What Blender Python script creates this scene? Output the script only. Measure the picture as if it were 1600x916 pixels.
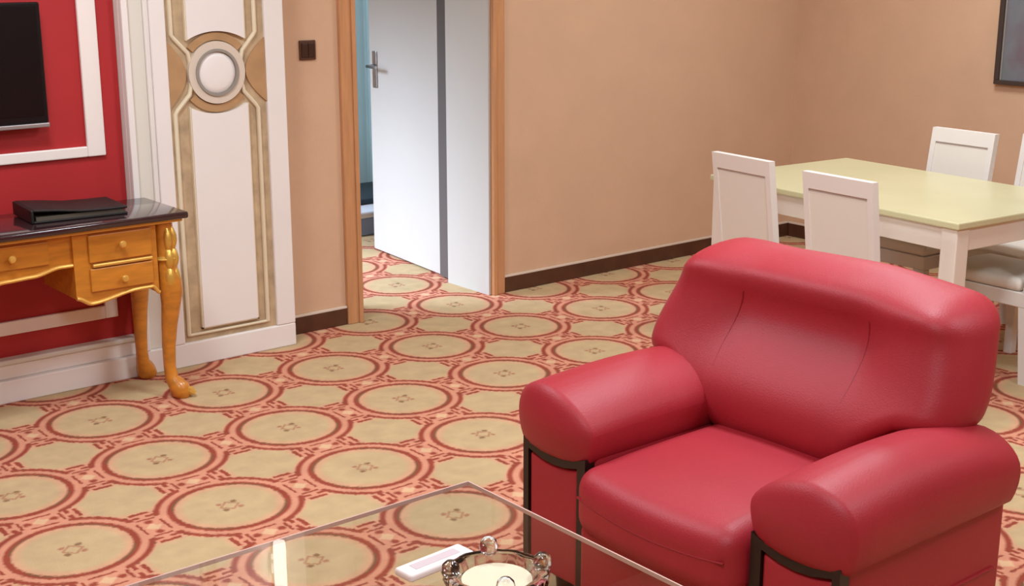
import bpy, bmesh, math, random
from mathutils import Vector, Matrix

# ------------------------------------------------------------------ scene, camera, light
for o in list(bpy.data.objects):
    bpy.data.objects.remove(o)
S = bpy.context.scene
COL = S.collection
random.seed(7)

PITCH, YAW, CAM_H, FPX = 0.2518, 0.6845, 1.68, 2100.0
cam_d = bpy.data.cameras.new('camera')
cam_d.sensor_width = 36.0
cam_d.lens = FPX / 1600.0 * 36.0
cam_d.clip_start = 0.05
cam = bpy.data.objects.new('camera', cam_d)
cam.location = (0, 0, CAM_H)
cam.rotation_euler = (math.pi / 2 - PITCH, 0, -YAW)
COL.objects.link(cam)
S.camera = cam

S.view_settings.view_transform = 'Standard'
S.view_settings.look = 'None'
S.view_settings.gamma = 1.0
S.view_settings.use_curve_mapping = False
S.view_settings.exposure = 0.0

W = bpy.data.worlds.new('world')
S.world = W
W.use_nodes = True
W.node_tree.nodes['Background'].inputs[0].default_value = (0.75, 0.87, 1.0, 1)
W.node_tree.nodes['Background'].inputs[1].default_value = 2.6


def area(name, loc, rot, sx, sy, power, color):
    d = bpy.data.lights.new(name, 'AREA')
    d.shape = 'RECTANGLE'
    d.size, d.size_y, d.energy, d.color = sx, sy, power, color
    o = bpy.data.objects.new(name, d)
    o.location, o.rotation_euler = loc, rot
    COL.objects.link(o)
    return o


WARM = (0.78, 0.91, 1.0)
CEIL_LAMPS = [(1.3, 3.7, 48), (3.1, 2.3, 46), (5.0, 3.4, 36), (0.6, 0.9, 48), (3.6, 0.2, 40)]
DAYLIGHT_POWER = 37
day = area('daylight', (1.99, 7.0, 1.45), Vector((1.55, -0.95, -1.45)).to_track_quat('-Z', 'Y').to_euler(), 1.4, 1.4, DAYLIGHT_POWER, (0.62, 0.77, 1.0))
day.data.spread = math.radians(65)


# ------------------------------------------------------------------ materials
def lin(c):
    return tuple(((v / 255.0) / 12.92 if v / 255.0 <= 0.04045 else ((v / 255.0 + 0.055) / 1.055) ** 2.4) for v in c)


MATS = {}


def mat(name, rgb, rough=0.5, metal=0.0, spec=0.5, var=0.0, vscale=8.0, bump=0.0, bscale=60.0, coat=0.0, emit=0.0,
        trans=0.0, ior=1.45, stretch=None, sheen=0.0):
    m = bpy.data.materials.new(name)
    m.use_nodes = True
    nt = m.node_tree
    b = nt.nodes['Principled BSDF']
    c = lin(rgb)
    b.inputs['Base Color'].default_value = (*c, 1)
    b.inputs['Roughness'].default_value = rough
    b.inputs['Metallic'].default_value = metal
    b.inputs['Specular IOR Level'].default_value = spec
    b.inputs['Coat Weight'].default_value = coat
    b.inputs['Coat Roughness'].default_value = 0.08
    b.inputs['IOR'].default_value = ior
    b.inputs['Transmission Weight'].default_value = trans
    b.inputs['Sheen Weight'].default_value = sheen
    if emit:
        b.inputs['Emission Color'].default_value = (*c, 1)
        b.inputs['Emission Strength'].default_value = emit
    if var or bump:
        tc = nt.nodes.new('ShaderNodeTexCoord')
        mp = nt.nodes.new('ShaderNodeMapping')
        nt.links.new(tc.outputs['Object'], mp.inputs['Vector'])
        if stretch:
            mp.inputs['Scale'].default_value = stretch
    if var:
        n = nt.nodes.new('ShaderNodeTexNoise')
        n.inputs['Scale'].default_value = vscale
        n.inputs['Detail'].default_value = 4
        nt.links.new(mp.outputs[0], n.inputs['Vector'])
        r = nt.nodes.new('ShaderNodeValToRGB')
        r.color_ramp.elements[0].position = 0.3
        r.color_ramp.elements[1].position = 0.7
        r.color_ramp.elements[0].color = (*[v * (1 - var) for v in c], 1)
        r.color_ramp.elements[1].color = (*[min(1, v * (1 + var)) for v in c], 1)
        nt.links.new(n.outputs[0], r.inputs[0])
        nt.links.new(r.outputs[0], b.inputs['Base Color'])
    if bump:
        n2 = nt.nodes.new('ShaderNodeTexNoise')
        n2.inputs['Scale'].default_value = bscale
        n2.inputs['Detail'].default_value = 3
        nt.links.new(mp.outputs[0], n2.inputs['Vector'])
        bp = nt.nodes.new('ShaderNodeBump')
        bp.inputs['Strength'].default_value = bump
        bp.inputs['Distance'].default_value = 0.01
        nt.links.new(n2.outputs[0], bp.inputs['Height'])
        nt.links.new(bp.outputs[0], b.inputs['Normal'])
    MATS[name] = m
    return m


mat('wallpaper', (210, 170, 138), 0.75, var=0.03, vscale=5, bump=0.12, bscale=160)
mat('ceiling_paint', (238, 232, 224), 0.9)
mat('white_paint', (232, 222, 214), 0.45, var=0.015, vscale=3)
mat('panel_white', (236, 226, 220), 0.4, var=0.02, vscale=3)
mat('groove_white', (220, 212, 200), 0.5)
mat('marble', (190, 163, 130), 0.3, var=0.22, vscale=14, spec=0.5)
mat('marble_tan', (178, 138, 98), 0.35, var=0.12, vscale=10)
mat('cream_line', (226, 208, 178), 0.4)
mat('ring_grey', (150, 140, 130), 0.35)
mat('ring_beige', (216, 198, 180), 0.4)
mat('red_wall', (174, 36, 38), 0.55, var=0.06, vscale=3)
mat('frame_white', (240, 226, 218), 0.4)
mat('casing_wood', (196, 140, 96), 0.4, var=0.10, vscale=4, stretch=(12, 12, 1))
mat('baseboard_brown', (84, 50, 34), 0.35, var=0.2, vscale=12)
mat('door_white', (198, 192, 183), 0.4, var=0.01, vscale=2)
mat('door_gap_shade', (92, 84, 80), 0.6)
mat('steel', (190, 190, 192), 0.25, metal=1.0)
mat('switch_brown', (84, 50, 34), 0.4)
mat('switch_dark', (60, 34, 22), 0.35)
mat('tv_black', (16, 12, 14), 0.3, spec=0.4)
mat('tv_screen', (14, 9, 11), 0.25, spec=0.4)
mat('tv_trim', (168, 158, 156), 0.35, metal=0.6)
mat('gold_wood', (196, 122, 38), 0.35, var=0.16, vscale=6, stretch=(1.5, 8, 8), coat=0.3)
mat('gold_trim', (226, 172, 84), 0.32, metal=0.45)
mat('gold_leaf', (222, 176, 84), 0.3, metal=0.6)
mat('desk_top', (52, 32, 34), 0.12, spec=0.6, coat=0.5)
mat('book_black', (24, 18, 16), 0.5)
mat('book_pages', (84, 74, 62), 0.6)
mat('leather', (164, 34, 46), 0.52, spec=0.55, var=0.04, vscale=5, bump=0.10, bscale=260)
mat('leather_seam', (150, 32, 42), 0.5)
mat('dark_wood', (34, 17, 14), 0.35, var=0.2, vscale=12)
mat('chair_white', (232, 222, 214), 0.45, var=0.015, vscale=4)
mat('chair_pad', (230, 220, 208), 0.55)
mat('chair_groove', (204, 186, 180), 0.6)
mat('table_top', (206, 196, 154), 0.3, var=0.04, vscale=4)
mat('table_white', (232, 216, 202), 0.4)
mat('picture_frame', (66, 52, 46), 0.4)
mat('ceramic_cream', (226, 212, 184), 0.3)
mat('packet_white', (238, 222, 218), 0.5)
mat('packet_print', (206, 186, 190), 0.5)
mat('slate', (60, 74, 84), 0.6)
mat('blue_fabric', (150, 168, 206), 0.7)
mat('sheet_white', (240, 242, 246), 0.7)
mat('lamp_glow', (255, 236, 214), 0.5, emit=2.0)
mat('sconce_glow', (255, 246, 236), 0.5, emit=7.0)
mat('crystal', (250, 252, 252), 0.03, trans=1.0, ior=1.5)
mat('glass_edge', (214, 176, 166), 0.2, spec=0.6)


def glass_sheet(name, tint):
    m = bpy.data.materials.new(name)
    m.use_nodes = True
    nt = m.node_tree
    nt.nodes.clear()
    out = nt.nodes.new('ShaderNodeOutputMaterial')
    mix = nt.nodes.new('ShaderNodeMixShader')
    tr = nt.nodes.new('ShaderNodeBsdfTransparent')
    gl = nt.nodes.new('ShaderNodeBsdfGlossy')
    fr = nt.nodes.new('ShaderNodeFresnel')
    tr.inputs[0].default_value = (*tint, 1)
    gl.inputs['Roughness'].default_value = 0.015
    fr.inputs[0].default_value = 1.5
    geo = nt.nodes.new('ShaderNodeNewGeometry')
    mth = nt.nodes.new('ShaderNodeMath')
    mth.operation = 'MULTIPLY_ADD'          # fresnel * (1 - backfacing): the lower face adds no second mirror image
    inv = nt.nodes.new('ShaderNodeMath')
    inv.operation = 'SUBTRACT'
    inv.inputs[0].default_value = 1.0
    nt.links.new(geo.outputs['Backfacing'], inv.inputs[1])
    nt.links.new(fr.outputs[0], mth.inputs[0])
    nt.links.new(inv.outputs[0], mth.inputs[1])
    mth.inputs[2].default_value = 0.0
    nt.links.new(mth.outputs[0], mix.inputs[0])
    nt.links.new(tr.outputs[0], mix.inputs[1])
    nt.links.new(gl.outputs[0], mix.inputs[2])
    nt.links.new(mix.outputs[0], out.inputs[0])
    MATS[name] = m


glass_sheet('glass', (0.955, 0.965, 0.955))


class X:
    """tiny expression helper over math nodes"""
    nt = None

    def __init__(s, v):
        s.v = v

    @staticmethod
    def op(o, *a, clamp=False):
        n = X.nt.nodes.new('ShaderNodeMath')
        n.operation = o
        n.use_clamp = clamp
        for i, q in enumerate(a):
            q = q.v if isinstance(q, X) else q
            if isinstance(q, (int, float)):
                n.inputs[i].default_value = q
            else:
                X.nt.links.new(q, n.inputs[i])
        return X(n.outputs[0])

    def __add__(s, o): return X.op('ADD', s, o)
    def __radd__(s, o): return X.op('ADD', o, s)
    def __sub__(s, o): return X.op('SUBTRACT', s, o)
    def __rsub__(s, o): return X.op('SUBTRACT', o, s)
    def __mul__(s, o): return X.op('MULTIPLY', s, o)
    def __rmul__(s, o): return X.op('MULTIPLY', o, s)
    def abs(s): return X.op('ABSOLUTE', s)
    def gt(s, t, w=0.012): return X.op('MULTIPLY_ADD', s - t, 1.0 / w, 0.5, clamp=True)
    def lt(s, t, w=0.012): return X.op('MULTIPLY_ADD', s - t, -1.0 / w, 0.5, clamp=True)
    def band(s, a, b, w=0.012): return s.gt(a, w) * s.lt(b, w)


def carpet_material():
    m = bpy.data.materials.new('carpet')
    m.use_nodes = True
    nt = m.node_tree
    X.nt = nt
    bs = nt.nodes['Principled BSDF']
    geo = nt.nodes.new('ShaderNodeNewGeometry')
    sep = nt.nodes.new('ShaderNodeSeparateXYZ')
    nt.links.new(geo.outputs['Position'], sep.inputs[0])
    # slight yarn wobble so that the pattern edges look tufted
    nz = nt.nodes.new('ShaderNodeTexNoise')
    nz.inputs['Scale'].default_value = 70
    nt.links.new(geo.outputs['Position'], nz.inputs['Vector'])
    wob = (X(nz.outputs[0]) - 0.5) * 0.03
    fu = X.op('FRACT', (X(sep.outputs[0]) - 1.774) * 2.0 + 0.5 + wob) - 0.5
    fv = X.op('FRACT', (X(sep.outputs[1]) - 4.561) * 2.0 + 0.5 + wob) - 0.5
    a, b = fu.abs(), fv.abs()
    r = X.op('SQRT', a * a + b * b)
    mx, mn = X.op('MAXIMUM', a, b), X.op('MINIMUM', a, b)
    k1, k2 = 0.5 - mx, mn
    beige, salmon = lin((192, 164, 124)), lin((208, 142, 114))
    red, olive = lin((150, 70, 54)), lin((122, 86, 60))
    pink = lin((206, 156, 122))
    cur = None

    def layer(prev, colr, mask):
        n = nt.nodes.new('ShaderNodeMix')
        n.data_type = 'RGBA'
        if isinstance(prev, tuple):
            n.inputs[6].default_value = (*prev, 1)
        else:
            nt.links.new(prev, n.inputs[6])
        n.inputs[7].default_value = (*colr, 1)
        nt.links.new(mask.v, n.inputs[0])
        return n.outputs[2]

    cur = salmon
    # squarish field between four medallions, its sides broken into steps
    cur = layer(cur, pink, mn.gt(0.225, .02) * r.gt(0.462))
    cur = layer(cur, beige, mn.gt(0.262, .05) * r.gt(0.475, .02))
    cur = layer(cur, red, mn.band(0.212, 0.242) * k1.lt(0.065))
    cur = layer(cur, olive, mn.band(0.232, 0.300) * k1.band(0.150, 0.180) * r.gt(0.44))
    cur = layer(cur, red, mn.band(0.160, 0.188) * k1.band(0.020, 0.105))
    cur = layer(cur, olive, mn.band(0.188, 0.225) * k1.band(0.085, 0.112))
    cur = layer(cur, red, r.band(0.424, 0.460, .02) * mn.gt(0.140))
    # medallion
    cur = layer(cur, red, r.lt(0.380, .02))
    cur = layer(cur, olive, r.band(0.340, 0.356) * mn.gt(0.14, .05))
    cur = layer(cur, pink, r.lt(0.336, .02))
    cur = layer(cur, beige, r.lt(0.296, 0.06))
    # knots between neighbouring medallions
    cur = layer(cur, lin((214, 172, 134)), (k1 + k2).lt(0.052, .02))
    d1 = X.op('SQRT', k1 * k1 + (k2 - 0.082) * (k2 - 0.082))
    cur = layer(cur, red, d1.lt(0.026, .02))
    cur = layer(cur, red, k2.band(0.118, 0.138) * k1.lt(0.060))
    cur = layer(cur, red, k1.band(0.066, 0.084) * k2.lt(0.085))
    # small motif in the medallion
    d2 = X.op('SQRT', (a - 0.050) * (a - 0.050) + (b - 0.050) * (b - 0.050))
    cur = layer(cur, lin((140, 104, 74)), d2.lt(0.020, .016) * (fu * fv).gt(0.0, .001))
    cur = layer(cur, lin((170, 118, 90)), d2.lt(0.018, .016) * (fu * fv).lt(0.0, .001))
    cur = layer(cur, lin((176, 130, 98)), (a + b).band(0.048, 0.072) * mn.lt(0.03))
    # yarn variation
    n2 = nt.nodes.new('ShaderNodeTexNoise')
    n2.inputs['Scale'].default_value = 14
    n2.inputs['Detail'].default_value = 5
    nt.links.new(geo.outputs['Position'], n2.inputs['Vector'])
    mul = nt.nodes.new('ShaderNodeMix')
    mul.data_type = 'RGBA'
    mul.blend_type = 'MULTIPLY'
    mul.inputs[0].default_value = 1.0
    nt.links.new(cur, mul.inputs[6])
    v = X(n2.outputs[0]) * 0.36 + 0.80
    cmb = nt.nodes.new('ShaderNodeCombineColor')
    for i in range(3):
        nt.links.new(v.v, cmb.inputs[i])
    nt.links.new(cmb.outputs[0], mul.inputs[7])
    nt.links.new(mul.outputs[2], bs.inputs['Base Color'])
    bs.inputs['Roughness'].default_value = 0.95
    bs.inputs['Specular IOR Level'].default_value = 0.1
    n3 = nt.nodes.new('ShaderNodeTexNoise')
    n3.inputs['Scale'].default_value = 220
    nt.links.new(geo.outputs['Position'], n3.inputs['Vector'])
    bp = nt.nodes.new('ShaderNodeBump')
    bp.inputs['Strength'].default_value = 0.25
    bp.inputs['Distance'].default_value = 0.006
    nt.links.new(n3.outputs[0], bp.inputs['Height'])
    nt.links.new(bp.outputs[0], bs.inputs['Normal'])
    MATS['carpet'] = m


carpet_material()


def picture_material():
    m = bpy.data.materials.new('picture_print')
    m.use_nodes = True
    nt = m.node_tree
    b = nt.nodes['Principled BSDF']
    tc = nt.nodes.new('ShaderNodeTexCoord')
    n = nt.nodes.new('ShaderNodeTexNoise')
    n.inputs['Scale'].default_value = 5
    n.inputs['Detail'].default_value = 3
    nt.links.new(tc.outputs['Object'], n.inputs['Vector'])
    r = nt.nodes.new('ShaderNodeValToRGB')
    e = r.color_ramp.elements
    e[0].position, e[0].color = 0.3, (*lin((104, 116, 112)), 1)
    e[1].position, e[1].color = 0.7, (*lin((112, 98, 104)), 1)
    e.new(0.5).color = (*lin((116, 116, 122)), 1)
    nt.links.new(n.outputs[0], r.inputs[0])
    nt.links.new(r.outputs[0], b.inputs['Base Color'])
    b.inputs['Roughness'].default_value = 0.2
    MATS['picture_print'] = m


picture_material()


def curtain_material():
    m = bpy.data.materials.new('curtain_teal')
    m.use_nodes = True
    nt = m.node_tree
    nt.nodes.clear()
    out = nt.nodes.new('ShaderNodeOutputMaterial')
    mix = nt.nodes.new('ShaderNodeMixShader')
    df = nt.nodes.new('ShaderNodeBsdfDiffuse')
    tl = nt.nodes.new('ShaderNodeBsdfTranslucent')
    tc = nt.nodes.new('ShaderNodeTexCoord')
    n = nt.nodes.new('ShaderNodeTexNoise')
    n.inputs['Scale'].default_value = 4
    nt.links.new(tc.outputs['Object'], n.inputs['Vector'])
    r = nt.nodes.new('ShaderNodeValToRGB')
    r.color_ramp.elements[0].color = (*lin((146, 166, 164)), 1)
    r.color_ramp.elements[1].color = (*lin((160, 176, 182)), 1)
    nt.links.new(n.outputs[0], r.inputs[0])
    for q in (df, tl):
        nt.links.new(r.outputs[0], q.inputs[0])
    mix.inputs[0].default_value = 0.6
    nt.links.new(df.outputs[0], mix.inputs[1])
    nt.links.new(tl.outputs[0], mix.inputs[2])
    nt.links.new(mix.outputs[0], out.inputs[0])
    MATS['curtain_teal'] = m


curtain_material()


# ------------------------------------------------------------------ mesh helpers
def box(bm, x0, x1, y0, y1, z0, z1, bev=0.0, seg=2):
    r = bmesh.ops.create_cube(bm, size=1.0)
    vs = r['verts']
    for v in vs:
        v.co = Vector(((x0 + x1) / 2 + v.co.x * (x1 - x0), (y0 + y1) / 2 + v.co.y * (y1 - y0),
                       (z0 + z1) / 2 + v.co.z * (z1 - z0)))
    if bev:
        es = list({e for v in vs for e in v.link_edges})
        bmesh.ops.bevel(bm, geom=es, offset=bev, segments=seg, affect='EDGES', profile=0.5)
    return bm


def prism(bm, pts, axis, lo, hi):
    """extrude a 2-D outline; axis = direction of extrusion ('x': pts are y,z; 'y': x,z; 'z': x,y)"""
    def P(p, d):
        return {'x': (d, p[0], p[1]), 'y': (p[0], d, p[1]), 'z': (p[0], p[1], d)}[axis]
    a = [bm.verts.new(P(p, lo)) for p in pts]
    b = [bm.verts.new(P(p, hi)) for p in pts]
    n = len(pts)
    fs = [bm.faces.new(a), bm.faces.new(b[::-1])]
    for i in range(n):
        fs.append(bm.faces.new((a[i], b[i], b[(i + 1) % n], a[(i + 1) % n])))
    bmesh.ops.recalc_face_normals(bm, faces=fs)
    return bm


def ring_prism(bm, c, r0, r1, y0, y1, n=40, a0=0.0, a1=2 * math.pi):
    """annulus (or arc) in the x-z plane, extruded along y"""
    full = abs(a1 - a0 - 2 * math.pi) < 1e-6
    k = n if full else n + 1
    A = []
    for i in range(k):
        t = a0 + (a1 - a0) * i / n
        row = []
        for rr, yy in ((r0, y0), (r1, y0), (r1, y1), (r0, y1)):
            row.append(bm.verts.new((c[0] + rr * math.cos(t), yy, c[1] + rr * math.sin(t))))
        A.append(row)
    fs = []
    for i in range(n):
        p, q = A[i], A[(i + 1) % k]
        for j in range(4):
            fs.append(bm.faces.new((p[j], p[(j + 1) % 4], q[(j + 1) % 4], q[j])))
    if not full:
        fs.append(bm.faces.new(A[0]))
        fs.append(bm.faces.new(A[-1][::-1]))
    bmesh.ops.recalc_face_normals(bm, faces=fs)
    return bm


def tube(bm, path, rad, n=10, sq=None):
    """round tube along a path; rad a number or list; sq=(a,b) scales the section"""
    P = [Vector(p) for p in path]
    R = rad if isinstance(rad, (list, tuple)) else [rad] * len(P)
    t0 = (P[1] - P[0]).normalized()
    up = Vector((0, 0, 1)) if abs(t0.z) < 0.9 else Vector((1, 0, 0))
    u = t0.cross(up).normalized()
    rows = []
    for i, p in enumerate(P):
        t = (P[min(i + 1, len(P) - 1)] - P[max(i - 1, 0)]).normalized()
        u = (u - t * u.dot(t)).normalized()
        w = t.cross(u)
        a, b = sq if sq else (1, 1)
        rows.append([bm.verts.new(p + (u * math.cos(k * 2 * math.pi / n) * a + w * math.sin(k * 2 * math.pi / n) * b) * R[i])
                     for k in range(n)])
    fs = []
    for i in range(len(rows) - 1):
        for k in range(n):
            fs.append(bm.faces.new((rows[i][k], rows[i][(k + 1) % n], rows[i + 1][(k + 1) % n], rows[i + 1][k])))
    fs.append(bm.faces.new(rows[0]))
    fs.append(bm.faces.new(rows[-1][::-1]))
    bmesh.ops.recalc_face_normals(bm, faces=fs)
    return bm


def lathe(bm, prof, c=(0, 0, 0), n=24, axis='z', rfun=None):
    """profile of (radius, height), closed at both ends on the axis"""
    rows = []
    fs = []
    for r, h in prof:
        row = []
        for k in range(n):
            t = k * 2 * math.pi / n
            rr = max(r, 1e-4) * (rfun(t, h) if rfun else 1)
            x, y = rr * math.cos(t), rr * math.sin(t)
            p = {'z': (x, y, h), 'y': (x, h, y), 'x': (h, x, y)}[axis]
            row.append(bm.verts.new(Vector(p) + Vector(c)))
        rows.append(row)
    for i in range(len(rows) - 1):
        for k in range(n):
            fs.append(bm.faces.new((rows[i][k], rows[i][(k + 1) % n], rows[i + 1][(k + 1) % n], rows[i + 1][k])))
    fs.append(bm.faces.new(rows[0]))
    fs.append(bm.faces.new(rows[-1][::-1]))
    bmesh.ops.recalc_face_normals(bm, faces=fs)
    return bm


def soft_box(bm, x0, x1, y0, y1, z0, z1, r, n=8, deform=None):
    """box with rounded edges on an even grid, for cushions; deform(x,y,z) reshapes it"""
    lo, hi = (x0, y0, z0), (x1, y1, z1)
    rr_ = r if isinstance(r, (tuple, list)) else (r, r, r)
    rs = [min(rr_[i], (hi[i] - lo[i]) / 2 - 1e-4) for i in range(3)]
    ax = []
    for i in range(3):
        e = [0, 0.12, 0.3, 0.55, 0.8]
        L = [lo[i] + rs[i] * q for q in e]
        mid = [lo[i] + rs[i] + (hi[i] - lo[i] - 2 * rs[i]) * q / n for q in range(n + 1)]
        ax.append(L + mid + [hi[i] - rs[i] * q for q in e[::-1]])
    m = len(ax[0])
    V = {}

    def vert(i, j, k):
        key = (i, j, k)
        if key not in V:
            p = Vector((ax[0][i], ax[1][j], ax[2][k]))
            c = Vector([min(max(p[q], lo[q] + rs[q]), hi[q] - rs[q]) for q in range(3)])
            d = p - c
            dn = Vector([d[q] / rs[q] for q in range(3)])
            if dn.length > 1e-9:
                f = max(abs(dn.x), abs(dn.y), abs(dn.z)) / dn.length
                dn *= f
            p = c + Vector([dn[q] * rs[q] for q in range(3)])
            if deform:
                p = Vector(deform(p.x, p.y, p.z))
            V[key] = bm.verts.new(p)
        return V[key]
    fs = []
    M = m - 1
    for p in range(M):
        for q in range(M):
            for s in (0, M):
                for f in (lambda u, v: (s, u, v), lambda u, v: (u, s, v), lambda u, v: (u, v, s)):
                    fs.append(bm.faces.new([vert(*f(p, q)), vert(*f(p + 1, q)), vert(*f(p + 1, q + 1)), vert(*f(p, q + 1))]))
    bmesh.ops.recalc_face_normals(bm, faces=fs)
    return bm


def obj(name, bm, m, parent=None, smooth=False, origin=None, angle=40):
    """link a bmesh as ONE object; with origin, coordinates given in world are shifted into the parent's frame"""
    if origin is not None:
        bmesh.ops.translate(bm, verts=bm.verts, vec=-Vector(origin))
    me = bpy.data.meshes.new(name)
    bm.to_mesh(me)
    bm.free()
    if smooth:
        for p in me.polygons:
            p.use_smooth = True
        me.set_sharp_from_angle(angle=math.radians(angle))
    me.materials.append(MATS[m])
    o = bpy.data.objects.new(name, me)
    COL.objects.link(o)
    if parent:
        o.parent = parent
    return o


def B():
    return bmesh.new()


def tag(o, label, cat=None, group=None, kind=None):
    o['label'] = label
    if cat:
        o['category'] = cat
    if group:
        o['group'] = group
    if kind:
        o['kind'] = kind
    return o


def thing(name, label, cat, loc=(0, 0, 0), rz=0.0, group=None, kind=None):
    o = bpy.data.objects.new(name, None)
    o.empty_display_size = 0.1
    o.location = loc
    o.rotation_euler = (0, 0, rz)
    COL.objects.link(o)
    return tag(o, label, cat, group, kind)


def copy_tree(o, parent=None):
    c = o.copy()
    COL.objects.link(c)
    c.parent = parent
    for ch in list(o.children):
        copy_tree(ch, c)
    return c


def smoothstep(a, b, x):
    t = min(1, max(0, (x - a) / (b - a)))
    return t * t * (3 - 2 * t)


# ------------------------------------------------------------------ the setting
WY = 5.10          # face of the long wall with the doorway
WX = 6.30          # face of the far wall behind the dining table
CZ = 2.70
DX0, DX1, DZ = 3.256, 4.024, 2.08
BACKY, SIDEX = -2.6, -1.6

tag(obj('floor', box(B(), SIDEX - .2, 6.5, BACKY - .2, 8.1, -0.06, 0.0), 'carpet'),
    'beige carpet with red ringed medallions running through the doorway', 'floor', kind='structure')
tag(obj('ceiling', box(B(), SIDEX - .2, 6.5, BACKY - .2, 8.1, CZ, CZ + .06), 'ceiling_paint'),
    'plain white ceiling above the room', 'ceiling', kind='structure')
bm = B()
box(bm, SIDEX - .2, DX0, WY, WY + .34, 0, CZ)
box(bm, DX1, 6.5, WY, WY + .34, 0, CZ)
box(bm, DX0, DX1, WY, WY + .34, DZ, CZ)
tag(obj('wall_left', bm, 'wallpaper'), 'long tan papered wall pierced by the doorway', 'wall', kind='structure')
tag(obj('wall_right', box(B(), WX, WX + .2, BACKY - .2, WY, 0, CZ), 'wallpaper'),
    'tan papered wall behind the dining table', 'wall', kind='structure')
tag(obj('wall_back', box(B(), SIDEX - .2, WX, BACKY - .2, BACKY, 0, CZ), 'wallpaper'),
    'tan papered wall behind the viewer', 'wall', kind='structure')
tag(obj('wall_side', box(B(), SIDEX - .2, SIDEX, BACKY, WY, 0, CZ), 'wallpaper'),
    'tan papered wall at the near side of the sitting area', 'wall', kind='structure')

# adjoining bedroom beyond the doorway
bm = B()
box(bm, 1.7, 4.2, 7.75, 7.95, 0, CZ)
box(bm, 5.85, 6.5, 7.75, 7.95, 0, CZ)
box(bm, 4.2, 5.85, 7.75, 7.95, 0, .12)
box(bm, 4.2, 5.85, 7.75, 7.95, 2.35, CZ)
tag(obj('wall_bedroom_far', bm, 'ceiling_paint'),
    'pale wall at the far end of the bright room beyond the doorway', 'wall', kind='structure')
win2 = thing('window_2', 'tall window behind the teal curtain beyond the doorway', 'window', (5.025, 7.85, .12), kind='structure')
bm = B()
for z in (.12, 2.30):
    box(bm, 4.2, 5.85, 7.82, 7.88, z, z + .05)
for x in (4.2, 5.0, 5.80):
    box(bm, x, x + .05, 7.82, 7.88, .17, 2.30)
obj('window_frame', bm, 'white_paint', win2, origin=(5.025, 7.85, .12))
for x in (4.25, 5.05):
    obj('pane', box(B(), x, x + .75, 7.846, 7.854, .17, 2.30), 'glass', win2, origin=(5.025, 7.85, .12))
tag(obj('wall_bedroom_right', box(B(), 6.1, 6.3, WY + .34, 7.75, 0, CZ), 'ceiling_paint'),
    'pale side wall of the bright room beyond the doorway', 'wall', kind='structure')
bm = B()
box(bm, 1.7, 1.9, WY + .34, 6.2, 0, CZ)
box(bm, 1.7, 1.9, 7.75, 7.8, 0, CZ)
box(bm, 1.7, 1.9, 6.2, 7.75, 0, .65)
box(bm, 1.7, 1.9, 6.2, 7.75, 2.25, CZ)
tag(obj('wall_bedroom_window', bm, 'ceiling_paint'), 'pale window wall of the room beyond the doorway', 'wall', kind='structure')
win = thing('window_1', 'daylit window of the room beyond the doorway', 'window', (1.8, 6.975, .65), kind='structure')
bm = B()
for z in (.65, 2.20):
    box(bm, 1.76, 1.84, 6.2, 7.75, z, z + .05)
for y in (6.2, 6.95, 7.70):
    box(bm, 1.76, 1.84, y, y + .05, .70, 2.20)
obj('window_frame', bm, 'white_paint', win, origin=(1.8, 6.975, .65))
for y in (6.25, 7.0):
    obj('pane', box(B(), 1.795, 1.805, y, y + .70, .70, 2.20), 'glass', win, origin=(1.8, 6.975, .65))

# baseboards
for nm, x0, x1 in (('baseboard_left', 2.832, 3.176), ('baseboard_left_far', 4.104, WX)):
    bb = obj(nm, box(B(), x0, x1, WY - .014, WY - .0005, 0.0, .078, .003), 'baseboard_brown')
    tag(bb, 'short dark brown baseboard between the white pilaster and the doorway' if x1 < 4 else
        'dark brown baseboard running from the doorway to the far corner', 'baseboard', kind='structure')
    obj('baseboard_highlight', box(B(), x0, x1, WY - .016, WY - .0005, .078, .088, .002), 'ring_beige', bb)  # pale strip, paints the highlight along the groove above the board
bb = obj('baseboard_right', box(B(), WX - .014, WX - .0005, BACKY, WY - .02, 0.0, .078, .003), 'baseboard_brown')
tag(bb, 'dark brown baseboard behind the dining table', 'baseboard', kind='structure')
obj('baseboard_highlight', box(B(), WX - .016, WX - .0005, BACKY, WY - .02, .078, .088, .002), 'ring_beige', bb)

# door casing and reveal
tr = thing('trim_1', 'wooden casing around the doorway', 'door casing', ((DX0 + DX1) / 2, WY, 0), kind='structure')
og = ((DX0 + DX1) / 2, WY, 0)
for x0, x1, s in ((DX0 - .078, DX0, 1), (DX1, DX1 + .076, -1)):
    st = obj('casing_stile', box(B(), x0, x1, WY - .022, WY - .0005, 0, DZ + .075, .004), 'casing_wood', tr, origin=og)
    xi = x1 - .022 if s == 1 else x0
    obj('bead', box(B(), xi, xi + .022, WY - .030, WY - .022, 0, DZ, .003), 'casing_wood', st, origin=og)
obj('casing_head', box(B(), DX0, DX1, WY - .022, WY - .0005, DZ, DZ + .075, .004), 'casing_wood', tr, origin=og)
tr2 = thing('trim_2', 'white lining of the doorway reveal', 'door lining', ((DX0 + DX1) / 2, WY + .17, 0), kind='structure')
og2 = ((DX0 + DX1) / 2, WY + .17, 0)
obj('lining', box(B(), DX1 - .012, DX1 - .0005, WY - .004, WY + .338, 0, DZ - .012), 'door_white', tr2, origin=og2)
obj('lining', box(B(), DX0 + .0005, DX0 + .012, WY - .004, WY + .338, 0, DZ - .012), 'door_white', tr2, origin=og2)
obj('lining', box(B(), DX0 + .0005, DX1 - .0005, WY - .004, WY + .338, DZ - .012, DZ - .0005), 'door_white', tr2, origin=og2)

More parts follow.
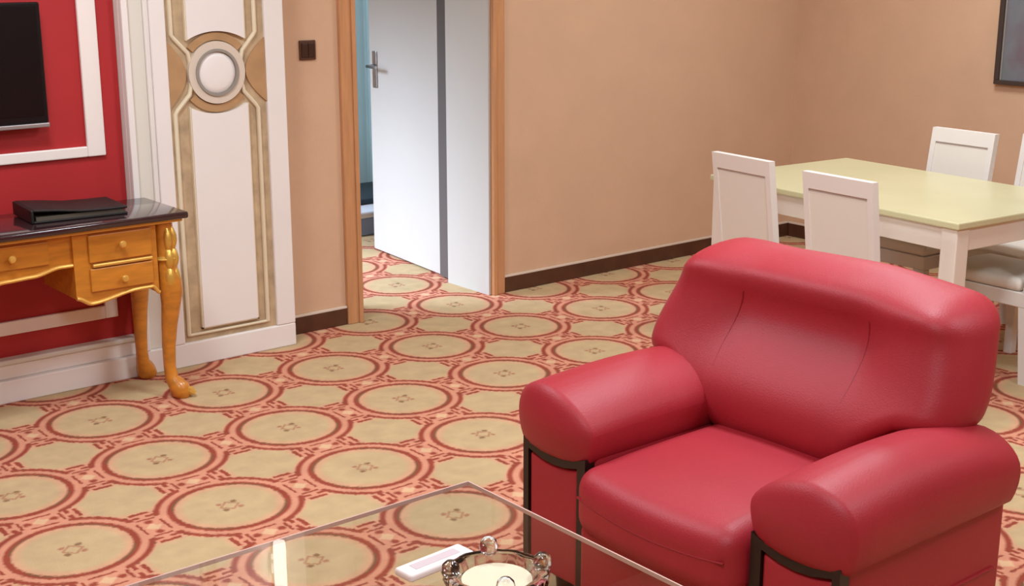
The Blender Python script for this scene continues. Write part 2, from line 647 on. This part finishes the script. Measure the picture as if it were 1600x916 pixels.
# door leaf, hinged on the right jamb and swung into the next room
ang = math.atan2(6.325 - 5.555, 4.145 - 4.056)
door = thing('door_1', 'white door standing open into the bright room beyond', 'door', (4.056, 5.555, 0), ang, kind='structure')
DL = .775
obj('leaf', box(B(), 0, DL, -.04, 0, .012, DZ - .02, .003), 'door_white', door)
obj('hinge_gap_shade', box(B(), -.108, -.002, -.030, .010, .012, DZ - .02), 'door_gap_shade', door)  # dark strip added to stand in for the shaded gap beside the hinge
for s, y in ((1, .0), (-1, -.04)):
    h = obj('handle', tube(B(), [(DL - .07, y + s * .004, 1.05), (DL - .07, y + s * .05, 1.05), (DL - .08, y + s * .058, 1.05),
                                 (DL - .19, y + s * .058, 1.05)], .009, 8), 'steel', door, smooth=True)
    obj('rose_plate', box(B(), DL - .095, DL - .045, min(y, y + s * .008), max(y, y + s * .008), .93, 1.13, .003), 'steel', h)
obj('latch_plate', box(B(), DL, DL + .002, -.032, -.008, .95, 1.13), 'steel', door)

# bedroom things seen through the slot beside the door
cu = thing('curtain', 'teal curtain hanging in the room beyond the doorway', 'curtain', (4.9, 7.5, 0))
bm = B()
pts = []
N = 120
for i in range(N + 1):
    x = 3.9 + 2.0 * i / N
    pts.append((x, 7.48 + .035 * math.sin(i * .75) + .012 * math.sin(i * .31)))
lo_ = [bm.verts.new((x, y, .05)) for x, y in pts]
hi_ = [bm.verts.new((x, y, 2.5)) for x, y in pts]
for i in range(N):
    bm.faces.new((lo_[i], lo_[i + 1], hi_[i + 1], hi_[i]))
obj('drape', bm, 'curtain_teal', cu, smooth=True, origin=(4.9, 7.5, 0))
obj('rod', tube(B(), [(3.8, 7.5, 2.53), (6.05, 7.5, 2.53)], .014), 'steel', cu, smooth=True, origin=(4.9, 7.5, 0))
bd = thing('low_bed', 'low bed with blue base and white sheet beyond the doorway', 'bed', (5.2, 7.0, 0))
og = (5.2, 7.0, 0)
obj('bed_base', box(B(), 4.26, 6.05, 6.68, 7.36, 0.0, .11, .01), 'blue_fabric', bd, origin=og)
obj('sheet', soft_box(B(), 4.24, 6.06, 6.66, 7.38, .11, .15, .018, 4), 'sheet_white', bd, True, origin=og)
obj('blanket', soft_box(B(), 4.24, 6.06, 6.86, 7.38, .15, .185, .016, 4), 'slate', bd, True, origin=og)

# ------------------------------------------------------------------ red feature wall and pilaster
RY = 5.02
fw = thing('wall_feature', 'red panelled wall section with white mouldings behind the television', 'wall panel', (.8, RY, 0), kind='structure')
og = (.8, RY, 0)
obj('red_panel', box(B(), -.9, 2.132, RY, WY - .001, .165, CZ - .001), 'red_wall', fw, origin=og)


def bar(x0, x1, z0, z1, par, y=RY, t=.016):
    m = obj('moulding', box(B(), x0, x1, y - t, y, z0, z1, .004), 'frame_white', par, origin=og)
    return m


bar(1.984, 2.056, .900, 2.45, fw)
bar(-.53, -.46, .900, 2.45, fw)
bar(-.46, 1.984, .900, .940, fw)
bar(-.46, 1.984, 2.41, 2.45, fw)
bar(2.004, 2.056, .252, .66, fw)
bar(-.53, -.478, .252, .66, fw)
bar(-.478, 2.004, .252, .305, fw)
bar(-.478, 2.004, .61, .66, fw)
obj('plinth', box(B(), -.9, 2.132, 4.960, WY - .001, 0, .088, .004), 'panel_white', fw, origin=og)
obj('plinth_step', box(B(), -.9, 2.132, 4.985, WY - .001, .088, .145, .004), 'panel_white', fw, origin=og)
obj('plinth_cap', box(B(), -.9, 2.132, 4.972, WY - .001, .145, .165, .006), 'groove_white', fw, origin=og)

PY = 4.955
pl = thing('trim_3', 'white pilaster with brown marble inlay and round medallion', 'pilaster', (2.48, PY, 0), kind='structure')
og = (2.48, PY, 0)
PT = CZ - .001
obj('backing', box(B(), 2.134, 2.831, 4.985, WY - .001, 0.0, PT), 'white_paint', pl, origin=og)
obj('edge_fillet', box(B(), 2.134, 2.160, PY - .004, 4.985, .10, PT, .004), 'panel_white', pl, origin=og)
obj('flute', box(B(), 2.160, 2.226, PY + .016, 4.985, .10, PT, .003), 'groove_white', pl, origin=og)
obj('flute_bead', box(B(), 2.226, 2.246, PY + .006, 4.985, .10, PT, .004), 'white_paint', pl, origin=og)
obj('flat_stile', box(B(), 2.246, 2.311, PY - .002, 4.985, .10, PT, .004), 'panel_white', pl, origin=og)
obj('right_stile', box(B(), 2.742, 2.831, PY, 4.985, .10, PT, .005), 'panel_white', pl, origin=og)
obj('base_rail', box(B(), 2.134, 2.831, PY, 4.985, 0, .10, .005), 'panel_white', pl, origin=og)
obj('marble_inlay', box(B(), 2.311, 2.742, PY + .014, 4.985, .10, PT), 'marble', pl, origin=og)
CX, CZ0 = 2.519, 1.195
XL, XR = 2.398, 2.648


def arc_panel(z_far, sgn):
    pts = [(XL, z_far), (XR, z_far)]
    rr, zc = .260, CZ0 + sgn * (.163 - .260)
    for i in range(17):
        x = XR + (XL - XR) * i / 16
        pts.append((x, zc + sgn * math.sqrt(rr * rr - (x - CX) ** 2)))
    return pts


for zf, s in ((PT, 1), (.155, -1)):
    bm = prism(B(), arc_panel(zf, s), 'y', PY - .004, PY + .014)
    p = obj('inset_panel', bm, 'panel_white', pl, origin=og)
    obj('arc_bead', ring_prism(B(), (CX, CZ0), .128, .158, PY + .004, PY + .014, 24,
                               (math.pi / 2 if s > 0 else -math.pi / 2) - .86, (math.pi / 2 if s > 0 else -math.pi / 2) + .86),
        'marble_tan', pl, True, origin=og)
    zc = CZ0 + s * .020
    # thin frame line round each inset panel
    for x0, x1 in ((XL - .006, XL), (XR, XR + .006)):
        z0, z1 = (CZ0 + .13, PT) if s > 0 else (.149, CZ0 - .13)
        obj('panel_bead', box(B(), x0, x1, PY, PY + .014, z0, z1), 'cream_line', p, origin=og)
obj('panel_bead', box(B(), XL - .006, XR + .006, PY, PY + .014, .149, .155), 'cream_line', pl, origin=og)
ro = obj('medallion_ring', ring_prism(B(), (CX, CZ0), .083, .094, PY - .010, PY + .014, 48), 'ring_grey', pl, True, origin=og)
obj('medallion_collar', ring_prism(B(), (CX, CZ0), .094, .124, PY - .004, PY + .014, 48), 'ring_beige', pl, True, origin=og)
obj('medallion', lathe(B(), [(0, PY - .006), (.03, PY - .007), (.06, PY - .005), (.078, PY - .002), (.083, PY + .003), (.083, PY + .014), (0, PY + .014)],
                       (CX, 0, CZ0), 40, 'y'), 'panel_white', pl, True, origin=og)
for sx in (-1, 1):
    xe = 2.334 if sx < 0 else 2.700
    pth = [(xe, PY + .008, PT), (xe, PY + .008, CZ0 + .155), (xe - sx * .01, PY + .008, CZ0 + .140), (CX + sx * .120, PY + .008, CZ0 + .082),
           (CX + sx * .112, PY + .008, CZ0 + .05), (CX + sx * .110, PY + .008, CZ0), (CX + sx * .112, PY + .008, CZ0 - .05),
           (CX + sx * .120, PY + .008, CZ0 - .082), (xe - sx * .01, PY + .008, CZ0 - .140), (xe, PY + .008, CZ0 - .155), (xe, PY + .008, .13)]
    obj('cream_bead', tube(B(), pth, .009, 8), 'cream_line', pl, True, origin=og)
    # tan lens beside the medallion
    xo = 2.312 if sx < 0 else 2.741
    pts = [(xo, CZ0 + .13), (xo, CZ0 - .13)]
    for i in range(13):
        t = -1 + 2 * i / 12
        pts.append((xo + (CX + sx * .130 - xo) * (1 - abs(t) ** 1.8), CZ0 + t * .13))
    obj('side_lens', prism(B(), pts[:1] + pts[1:2] + pts[3:-1], 'y', PY + .004, PY + .014), 'marble_tan', pl, origin=og)
obj('cream_bead', tube(B(), [(2.330, PY + .008, .13), (2.704, PY + .008, .13)], .006, 8), 'cream_line', pl, True, origin=og)

# ------------------------------------------------------------------ wall things
tv = thing('television', 'flat black television hanging on the red wall', 'television', (1.436, 5.0, 1.05))
og = (1.436, 5.0, 1.05)
obj('casing', box(B(), 1.046, 1.826, 4.955, 4.990, 1.050, 1.488, .006), 'tv_black', tv, origin=og)
obj('screen', box(B(), 1.062, 1.810, 4.952, 4.956, 1.078, 1.474), 'tv_screen', tv, origin=og)
tag(obj('lower_trim', box(B(), 1.046, 1.826, 4.950, 4.985, 1.034, 1.050, .003), 'tv_trim', tv, origin=og), 'silver strip along the lower edge')
obj('wall_bracket', box(B(), 1.30, 1.57, 4.990, RY - .0005, 1.15, 1.40), 'tv_black', tv, origin=og)

sw = thing('light_switch', 'small brown square light switch beside the doorway', 'switch', (3.022, WY, 1.25))
og = (3.022, WY, 1.25)
obj('switch_plate', box(B(), 2.982, 3.062, WY - .010, WY - .0005, 1.210, 1.294, .003), 'switch_brown', sw, origin=og)
for x in (2.990, 3.023):
    obj('rocker', box(B(), x, x + .031, WY - .015, WY - .010, 1.222, 1.282, .002), 'switch_dark', sw, origin=og)

pf = thing('framed_picture', 'dark framed grey picture on the tan wall above the dining table', 'picture', (WX, 3.35, 1.0))
og = (WX, 3.35, 1.0)
PY0, PY1, PZ0, PZ1 = 2.90, 3.800, 1.005, 1.70
for y0, y1, z0, z1 in ((PY0, PY1, PZ0, PZ0 + .022), (PY0, PY1, PZ1 - .022, PZ1), (PY0, PY0 + .026, PZ0 + .022, PZ1 - .022), (PY1 - .026, PY1, PZ0 + .022, PZ1 - .022)):
    obj('frame_bar', box(B(), WX - .032, WX - .0005, y0, y1, z0, z1, .003), 'picture_frame', pf, origin=og)
obj('print', box(B(), WX - .014, WX - .002, PY0 + .026, PY1 - .026, PZ0 + .022, PZ1 - .022), 'picture_print', pf, origin=og)
obj('mount_edge', box(B(), WX - .018, WX - .014, PY1 - .034, PY1 - .026, PZ0 + .022, PZ1 - .022), 'ring_grey', pf, origin=og)

wl = thing('wall_lamp', 'lit tubular white lamp mounted high on the pilaster', 'lamp', (2.66, PY, 1.70))
og = (2.66, PY, 1.70)
obj('backplate', box(B(), 2.640, 2.680, PY - .022, PY - .0045, 1.77, 1.87, .004), 'steel', wl, origin=og)
obj('arm', tube(B(), [(2.66, PY - .022, 1.82), (2.66, PY - .045, 1.82)], .008), 'steel', wl, True, origin=og)
obj('shade', lathe(B(), [(0, 1.70), (.026, 1.70), (.028, 1.72), (.028, 1.92), (.026, 1.94), (0, 1.94)], (2.66, PY - .072, 0), 20), 'sconce_glow', wl, True, origin=og)

# ceiling lamps that light the room
for i, (x, y, p) in enumerate(CEIL_LAMPS):
    place = ['above the gold desk', 'above the red armchair', 'above the dining table', 'above the viewer', 'near the back wall'][i]
    cl = thing('ceiling_light', 'square white ceiling light panel ' + place, 'lamp', (x, y, CZ), group='ceiling light panels')
    bm = B()
    for x0, x1, y0, y1 in ((-.33, .33, -.33, -.30), (-.33, .33, .30, .33), (-.33, -.30, -.30, .30), (.30, .33, -.30, .30)):
        box(bm, x0, x1, y0, y1, -.04, -.0005)
    obj('rim', bm, 'ceiling_paint', cl)
    obj('diffuser', box(B(), -.30, .30, -.30, .30, -.02, -.005), 'lamp_glow', cl)
    a = area('bulb', (0, 0, -.03), (0, 0, 0), .58, .58, p, WARM)
    a.parent = cl

# ------------------------------------------------------------------ gold desk
DKX0, DKX1, DKF, DKB = .62, 2.150, 4.615, 4.94
dk = thing('console_desk', 'gilt wooden console desk with dark top and curved legs against the red wall', 'desk', (1.385, 4.78, 0))
og = (1.385, 4.78, 0)
bm = B()
box(bm, DKX0 - .03, DKX1 + .028, DKF - .045, 4.952, .703, .729, .008, 3)
obj('desk_top', bm, 'desk_top', dk, True, origin=og)
obj('top_moulding', box(B(), DKX0 - .012, DKX1 + .012, DKF - .022, DKB + .004, .690, .703, .004), 'gold_trim', dk, origin=og)


def scallop(xs):
    """lower edge of the front apron: list of (x, z) control points, smoothed"""
    out = []
    for i in range(len(xs) - 1):
        (xa, za), (xb, zb) = xs[i], xs[i + 1]
        for k in range(8):
            t = k / 8
            out.append((xa + (xb - xa) * t, za + (zb - za) * smoothstep(0, 1, t)))
    out.append(xs[-1])
    return out


cxd = (DKX0 + DKX1) / 2
blockR = scallop([(1.745, .450), (1.80, .424), (1.985, .452), (2.035, .452), (2.062, .425)])
mirror = lambda L: [(2 * cxd - x, z) for x, z in L][::-1]
centre = scallop([(2 * cxd - 1.745, .572), (2 * cxd - 1.70, .572), (2 * cxd - 1.60, .552), (2 * cxd - 1.50, .548), (cxd, .515),
                  (1.50, .548), (1.60, .552), (1.70, .572), (1.745, .572)])
for nm, edge, y in (('drawer_block', blockR, DKF), ('drawer_block', mirror(blockR), DKF), ('centre_apron', centre, DKF + .012)):
    pts = edge + [(edge[-1][0], .690), (edge[0][0], .690)]
    blk = obj(nm, prism(B(), pts, 'y', y, DKB - .01), 'gold_wood', dk, origin=og)
    tag(obj('gilt_edge', tube(B(), [(x, y - .002, z + .004) for x, z in edge], .0075, 8), 'gold_trim', blk, True, origin=og), 'raised gilt lip')
for x0, x1 in ((1.800, 2.040), (2 * cxd - 2.040, 2 * cxd - 1.800)):
    for z0, z1, kz in ((.578, .680, .650), (.470, .556, .522)):
        dr = obj('drawer', box(B(), x0, x1, DKF - .010, DKF, z0, z1, .004), 'gold_wood', dk, origin=og)
        xc = (x0 + x1) / 2
        tag(obj('knob', lathe(B(), [(0, -.032), (.010, -.030), (.014, -.024), (.010, -.016), (.006, -.010), (.006, 0), (0, 0)],
                              (xc, DKF - .008, kz - .014), 14, 'y'), 'gold_trim', dr, True, origin=og), 'round gilt knob')
    obj('drawer_rail', box(B(), x0 + .010, x1, DKF - .014, DKF, .560, .573, .004), 'gold_trim', dk, origin=og)
dr = obj('drawer', box(B(), 2 * cxd - 1.66, 1.66, DKF + .003, DKF + .012, .592, .676, .004), 'gold_wood', dk, origin=og)
for x in (cxd - .14, cxd + .14):
    obj('knob', lathe(B(), [(0, -.032), (.010, -.030), (.014, -.024), (.010, -.016), (.006, -.010), (.006, 0), (0, 0)],
                      (x, DKF + .008, .634), 14, 'y'), 'gold_trim', dr, True, origin=og)


def cabriole(x, y, sx, sy, ornate):
    # sx, sy: outward directions of the corner
    prof = [(.700, 0, .030), (.60, 0, .031), (.50, .004, .034), (.455, .010, .038), (.415, .012, .036), (.36, .008, .030), (.29, .001, .0255),
            (.20, -.005, .0215), (.12, -.006, .0195), (.075, -.002, .022), (.055, .008, .028), (.035, .018, .032), (.016, .024, .033), (.001, .024, .026)]
    pth = [(x + sx * d, y + sy * d, z) for z, d, r in prof]
    lg = obj('leg', tube(B(), pth, [r * 1.18 for z, d, r in prof], 12), 'gold_wood', dk, True, origin=og)
    if ornate:
        fl = B()
        for ax_, ay_ in ((sx, 0), (0, sy), (sx * .72, sy * .72)):
            for z0, z1, rr in ((.668, .575, .015), (.590, .505, .018), (.520, .425, .020)):
                zs = [z0 + (z1 - z0) * q / 6 for q in range(7)]
                tube(fl, [(x + ax_ * (.026 + .010 * math.sin(math.pi * q / 6)), y + ay_ * (.026 + .010 * math.sin(math.pi * q / 6)), z) for q, z in enumerate(zs)],
                     [rr * (.35 + .65 * math.sin(math.pi * (.12 + .80 * q / 6))) for q in range(7)], 10)
        lathe(fl, [(0, .535), (.040, .540), (.050, .550), (.040, .560), (0, .565)], (x, y, 0), 14)
        tag(obj('gilt_carving', fl, 'gold_leaf', lg, True, origin=og), 'gilt leaf carving on the knee')
        tag(obj('gilt_toe', tube(B(), [(x + sx * .030, y + sy * .030, .030), (x + sx * .050, y + sy * .050, .026), (x + sx * .060, y + sy * .060, .014)],
                                 [.012, .018, .008], 8), 'gold_trim', lg, True, origin=og), 'gilt scroll toe')


cabriole(DKX1 - .045, DKF + .030, 1, -1, True)
cabriole(DKX0 + .045, DKF + .030, -1, -1, True)
cabriole(DKX1 - .045, DKB - .030, 1, 1, False)
cabriole(DKX0 + .045, DKB - .030, -1, 1, False)

bk = thing('folder', 'thick black leather service folder lying on the dark desk top', 'folder', (1.82, 4.79, .7295), math.radians(-4))
obj('lower_cover', soft_box(B(), -.17, .17, -.115, .115, 0, .008, .003, 2), 'book_black', bk, True)
obj('pages', box(B(), -.160, .160, -.108, .108, .008, .022), 'book_pages', bk)
obj('upper_cover', soft_box(B(), -.17, .17, -.115, .115, .022, .031, .004, 4,
                            lambda x, y, z: (x, y, z + .020 * smoothstep(.05, -.17, x))), 'book_black', bk, True)
obj('spine', soft_box(B(), -.180, -.168, -.115, .115, 0, .050, .005, 2), 'book_black', bk, True)

# ------------------------------------------------------------------ red armchair (front faces -X)
AO = (2.50, 2.05, 0)
ac = thing('armchair', 'large red leather armchair with padded arms and dark wood trim', 'armchair', AO)
L, R_ = 2.585, 1.505     # outer faces
og = AO


def add(name, bm, m='leather', par=None, sm=True, angle=50):
    return obj(name, bm, m, par or ac, sm, origin=og, angle=angle)


add('base', soft_box(B(), 2.20, 2.78, 1.60, 2.49, .085, .33, .03, 3))
add('front_apron', soft_box(B(), 2.095, 2.215, 1.795, 2.305, .075, .285, .02, 3))


def seat_def(x, y, z):
    s = (y - 2.045) / .27
    t = (x - 2.075) / .56
    top = smoothstep(.30, .40, z)
    z += top * (.020 * (1 - s * s) * math.sin(math.pi * min(1, max(0, t))) + .012 * t)
    # rounded nose at the front
    x += -.022 * (1 - s * s) * smoothstep(2.28, 2.08, x)
    z -= .012 * top * smoothstep(2.24, 2.08, x) * (1 - s * s)
    return x, y, z


seat = add('seat_cushion', soft_box(B(), 2.075, 2.68, 1.785, 2.312, .265, .440, .055, 10, seat_def))
pts = []
for i in range(21):
    y = 2.285 - .480 * i / 20
    s = (y - 2.045) / .27
    pts.append((2.0765 - .022 * (1 - s * s), y, .372 - .018 * (1 - s * s)))
add('seat_seam', tube(B(), pts, .003, 6), 'leather_seam', seat)


def arm(sgn):
    """sgn=+1: the arm at +Y, -1: the arm at -Y"""
    yo = L if sgn > 0 else R_
    yi = yo - sgn * .285

    def Y(d):      # distance from the outer face inward
        return yo - sgn * d
    a0, a1 = sorted((Y(.035), Y(.272)))
    bodyp = add('arm_body', soft_box(B(), 2.150, 2.760, a0, a1, .085, .455, .022, 4))

    def pad(x, y, z):
        d = (yo - y) * sgn                    # 0 outer .. .285 inner
        c = (d - .1425) / .1425
        t = (x - 2.10) / .66
        v = min(1.0, max(0.0, (.528 - z) / .100))
        c *= (.1425 - .022 * v * v) / (.0145 + .128 * math.sqrt(max(0.0, 1 - v * v)))     # straight flanks below the roll
        y = yo - sgn * (.1425 + .1425 * c)
        up = smoothstep(.46, .58, z)
        z += up * (-.030 * smoothstep(-.4, 1.0, c))     # slopes towards the seat
        z += up * (.018 * math.sin(math.pi * min(1, max(0, t))) - .012 * smoothstep(.75, 1, t))
        dn = smoothstep(.47, .42, z)
        z += dn * (-.020 * (1 - c * c)) * smoothstep(2.2, 2.10, x)      # belly of the front roll
        # bowed front face
        x += -.012 * (1 - c * c) * smoothstep(2.22, 2.10, x)
        return x, y, z
    y0, y1 = sorted((yo, yi))
    p = add('arm_pad', soft_box(B(), 2.105, 2.775, y0, y1, .428, .604, (.036, .128, .100), 10, pad))
    pr = [(2.23 + i * .055, Y(.029), .432 + .004 * math.sin(i)) for i in range(10)]
    add('side_seam', tube(B(), pr, .004, 6), 'leather_seam', bodyp)
    add('side_seam', tube(B(), [(2.18 + i * .06, Y(.033), .262) for i in range(10)], .004, 6), 'leather_seam', bodyp)
    # dark wood arch on the front of the arm
    w = B()
    top = []
    for i in range(13):
        d = .030 + .240 * i / 12
        c = (d - .1475) / .1225
        top.append((d, .442 - .026 * (1 - c * c)))
    outl = top + [(.270, .02), (.240, .02), (.240, .410)] + \
        [(d, .394 + .016 * ((d - .1475) / .0925) ** 2) for d in (.240, .19, .1475, .105, .050)] + [(.050, .02), (.030, .02)]
    clean = []
    for q in outl:
        if not clean or (abs(q[0] - clean[-1][0]) + abs(q[1] - clean[-1][1])) > 1e-5:
            clean.append(q)
    prism(w, [(Y(d), z) for d, z in clean], 'x', 2.124, 2.156)
    tag(obj('wood_trim', w, 'dark_wood', ac, origin=og), 'dark wood arch under the arm pad')
    q0, q1 = sorted((Y(.050), Y(.240)))

    def fp(x, y, z):
        c = ((yo - y) * sgn - .1475) / .09
        return x, y, z - .012 * (1 - min(1, c * c)) * smoothstep(.28, .37, z)
    add('front_panel', soft_box(B(), 2.128, 2.160, q0, q1, .080, .404, .012, 6, fp))


arm(1)
arm(-1)


def back_shape(x, y, z):
    # box given as x in [0,.24] (depth), y in [-.53,.53], z in [0,1] (height fraction)
    s = y / .53
    a = abs(s)
    zb = .415 + .150 * smoothstep(.36, .80, a) - .020 * smoothstep(.85, 1, a)
    zt = .900 - .026 * s * s + .006 * math.exp(-((s + .35) / .30) ** 2) + (.012 if s > 0 else 0.0) * smoothstep(.3, .8, a)
    zz = zb + (zt - zb) * z
    f = 1 - smoothstep(.0, .12, x)            # 1 at the front face
    ox = 2.530 + x
    lean = .36 * (zz - .43)
    ox += lean
    # front relief: lumbar bulge, hollow under the head roll, head roll, side wings
    rel = -.030 * math.exp(-((zz - .56) / .085) ** 2) * (1 - a ** 3)
    rel += .030 * math.exp(-((zz - .74) / .075) ** 2) * (1 - smoothstep(.35, .62, a))
    rel += -.026 * math.exp(-((zz - .855) / .05) ** 2)
    rel += -.022 * smoothstep(.42, .85, a)
    rel += .006 * math.exp(-((a - .40) / .03) ** 2)
    ox += f * rel
    # the width shrinks a little towards the top
    yy = y * (1.0 - (.17 if y > 0 else .08) * smoothstep(.62, .92, zz) - .02 * smoothstep(.66, .56, zz))
    return ox, 2.100 + yy * (.945 if yy > 0 else .935), zz


bmb = B()


def back_pre(x, y, z):
    return back_shape(x, y, z)


# rounded in a unit frame first (depth .24, width 1.06, height .51 -> fraction)
def back_def(x, y, z):
    return back_shape(x, y, (z) / .48)


bk_o = add('back_cushion', soft_box(bmb, 0, .22, -.53, .53, 0, .48, .100, 22, back_def), angle=80)
for s in (-1, 1):
    pth = []
    for i in range(15):
        t = .22 + .56 * i / 14
        x, y, z = back_shape(0.0, s * .53 * (.40 + .05 * t), t)
        pth.append((x - .0004, y, z))
    add('back_seam', tube(B(), pth, .0025, 6), 'leather_seam', bk_o)
add('rear_shell', soft_box(B(), 2.72, 2.80, 1.66, 2.46, .09, .56, .03, 5, lambda x, y, z: (x + .10 * max(0, z - .3), y, z)))
for x in (2.20, 2.74):
    for y in (1.62, 2.47):
        add('foot', lathe(B(), [(0, 0), (.022, 0), (.03, .09), (0, .09)], (x, y, .0), 12), 'dark_wood')

# ------------------------------------------------------------------ glass coffee table
TX0, TX1, TY0, TY1, TZ = .62, 1.852, 1.18, 2.438, .42
ct = thing('coffee_table', 'low glass coffee table in front of the red armchair', 'table', ((TX0 + TX1) / 2, (TY0 + TY1) / 2, 0))
og = ((TX0 + TX1) / 2, (TY0 + TY1) / 2, 0)
obj('glass_top', box(B(), TX0 + .004, TX1 - .004, TY0 + .004, TY1 - .004, TZ - .010, TZ), 'glass', ct, origin=og)
for x0, x1, y0, y1 in ((TX0, TX0 + .0035, TY0, TY1), (TX1 - .0035, TX1, TY0, TY1), (TX0 + .0035, TX1 - .0035, TY0, TY0 + .0035), (TX0 + .0035, TX1 - .0035, TY1 - .0035, TY1)):
    tag(obj('polished_edge', box(B(), x0, x1, y0, y1, TZ - .010, TZ), 'glass_edge', ct, origin=og), 'pale polished glass edge')
for x in (TX0 + .22, 1.32):
    for y in (TY0 + .22, 1.82):
        lg = obj('leg', lathe(B(), [(0, .0), (.05, .0), (.05, .012), (.025, .02), (.022, .38), (.045, .402), (.045, TZ - .0105), (0, TZ - .0105)], (x, y, 0), 20), 'steel', ct, True, origin=og)
obj('stretcher', box(B(), TX0 + .22, 1.32, 1.50, 1.53, .10, .13, .004), 'steel', ct, origin=og)

at = thing('ashtray', 'round cut crystal ashtray with raised lugs on the glass coffee table', 'ashtray', (1.548, 1.945, TZ + .0005))
bm = B()
lathe(bm, [(0, 0), (.080, 0), (.098, .006), (.108, .030), (.106, .040), (.096, .043), (.084, .040), (.076, .022), (.070, .014), (0, .012)], n=48,
      rfun=lambda t, h: 1 + (.02 * math.cos(12 * t) if h > .003 else 0))
obj('bowl', bm, 'crystal', at, True)
obj('bowl_floor', lathe(B(), [(0, .0125), (.070, .0145), (.072, .024), (0, .021)], n=32), 'ceramic_cream', at, True)
for k in range(4):
    t = math.radians(62 + 90 * k)
    x, y = .094 * math.cos(t), .094 * math.sin(t)
    obj('lug', lathe(B(), [(0, .036), (.016, .038), (.020, .050), (.017, .064), (.010, .071), (0, .073)], (x, y, 0), 16), 'crystal', at, True)

pk = thing('tissue_packet', 'small white paper packet lying beside the ashtray on the glass', 'packet', (1.512, 2.108, TZ + .0005), math.radians(4))
obj('wrapper', soft_box(B(), -.088, .088, -.028, .028, 0, .018, .007, 4), 'packet_white', pk, True)
obj('printed_band', box(B(), -.060, .060, -.012, .012, .018, .0188), 'packet_print', pk)

# ------------------------------------------------------------------ dining set
TH = math.radians(5)
lv = Vector((math.sin(TH), math.cos(TH), 0))      # long axis
wv = Vector((math.cos(TH), -math.sin(TH), 0))     # short axis, away from the viewer
NC = Vector((4.317, 2.704, 0))
TL, TW, TZT = 1.34, .88, .70
tc = NC + lv * TL / 2 + wv * TW / 2
dt = thing('dining_table', 'cream dining table with square white legs by the far wall', 'table', tc, -TH)
obj('table_top', box(B(), -TW / 2, TW / 2, -TL / 2, TL / 2, TZT - .026, TZT, .005), 'table_top', dt)
for x0, x1, y0, y1 in ((-TW / 2 + .02, -TW / 2 + .045, -TL / 2 + .02, TL / 2 - .02), (TW / 2 - .045, TW / 2 - .02, -TL / 2 + .02, TL / 2 - .02),
                       (-TW / 2 + .045, TW / 2 - .045, -TL / 2 + .02, -TL / 2 + .045), (-TW / 2 + .045, TW / 2 - .045, TL / 2 - .045, TL / 2 - .02)):
    obj('apron', box(B(), x0, x1, y0, y1, TZT - .115, TZT - .026, .002), 'table_white', dt)
for sx in (-1, 1):
    for sy in (-1, 1):
        cx, cy = sx * (TW / 2 - .048), sy * (TL / 2 - .048)
        obj('leg', box(B(), cx - .036, cx + .036, cy - .036, cy + .036, 0, TZT - .026, .004), 'table_white', dt)


def make_chair():
    ch = thing('dining_chair', '', 'chair')
    w, d = .166, .20
    obj('seat_frame', box(B(), -w, w, -d, d, .310, .370, .004), 'chair_white', ch)
    obj('seat', soft_box(B(), -w - .003, w + .003, -d + .04, d + .006, .370, .420, .022, 4, lambda x, y, z: (x, y, z + .008 * (1 - (x / .19) ** 2) * (z > .39))), 'chair_pad', ch, True)

    def leanp(z):
        return -d + .012 - .065 * max(0, (z - .37) / .50) ** 1.1
    # backrest: stiles, rails and a padded panel, leaning back

    def slab(x0, x1, z0, z1, t0, t1, name, m, par, n=6):
        bm_ = B()
        pts = []
        for i in range(n + 1):
            z = z0 + (z1 - z0) * i / n
            pts.append((leanp(z) + t0, z))
        for i in range(n, -1, -1):
            z = z0 + (z1 - z0) * i / n
            pts.append((leanp(z) + t1, z))
        prism(bm_, pts, 'x', x0, x1)
        return obj(name, bm_, m, par)
    bkr = slab(-w + .026, w - .026, 0.40, .800, -.012, .012, 'backrest', 'chair_pad', ch)
    slab(-w, -w + .026, .37, .872, -.016, .016, 'back_stile', 'chair_white', ch)
    slab(w - .026, w, .37, .872, -.016, .016, 'back_stile', 'chair_white', ch)
    slab(-w + .026, w - .026, .810, .872, -.016, .016, 'top_rail', 'chair_white', ch, 2)
    slab(-w + .026, w - .026, 0.800, .810, -.008, .008, 'groove_strip', 'chair_groove', bkr, 2)
    for sx in (-1, 1):
        x = sx * (w - .019)
        obj('leg', box(B(), x - .019, x + .019, d - .040, d - .002, 0, .310, .003), 'chair_white', ch)
        bm_ = B()
        prism(bm_, [(-d + .004, .310), (-d + .042, .310), (-d + .012, 0), (-d - .022, 0)], 'x', x - .019, x + .019)
        obj('leg', bm_, 'chair_white', ch)
    return ch


chair0 = make_chair()
G = 'white dining chairs around the cream table'
fr, fl = -TH - math.pi / 2, -TH + math.pi / 2       # local +y looks to +w / to -w
spots = [((4.075, 3.545), 1, math.radians(-1), 'leftmost white dining chair, its back turned, on the near side of the table'),
         ((3.978, 3.005), 1, math.radians(1), 'white dining chair with its back turned, nearest the table leg behind the armchair'),
         ((5.475, 3.420), -1, math.radians(2), 'white dining chair across the table, fully in view against the far wall'),
         ((5.585, 3.035), -1, math.radians(1), 'white dining chair across the table, cut by the right edge of the photo')]
for i, ((bx, by), s, dr_, lab) in enumerate(spots):
    c = chair0 if i == 0 else copy_tree(chair0)
    o = Vector((bx, by, 0)) + wv * s * .262
    c.location = o
    c.rotation_euler = (0, 0, (fr if s > 0 else fl) + dr_)
    tag(c, lab, 'chair', G)
c = copy_tree(chair0)
c.location = (4.935, 2.845, 0)
c.rotation_euler = (0, 0, -math.radians(2))
tag(c, 'white dining chair tucked under the near end of the table', 'chair', G)
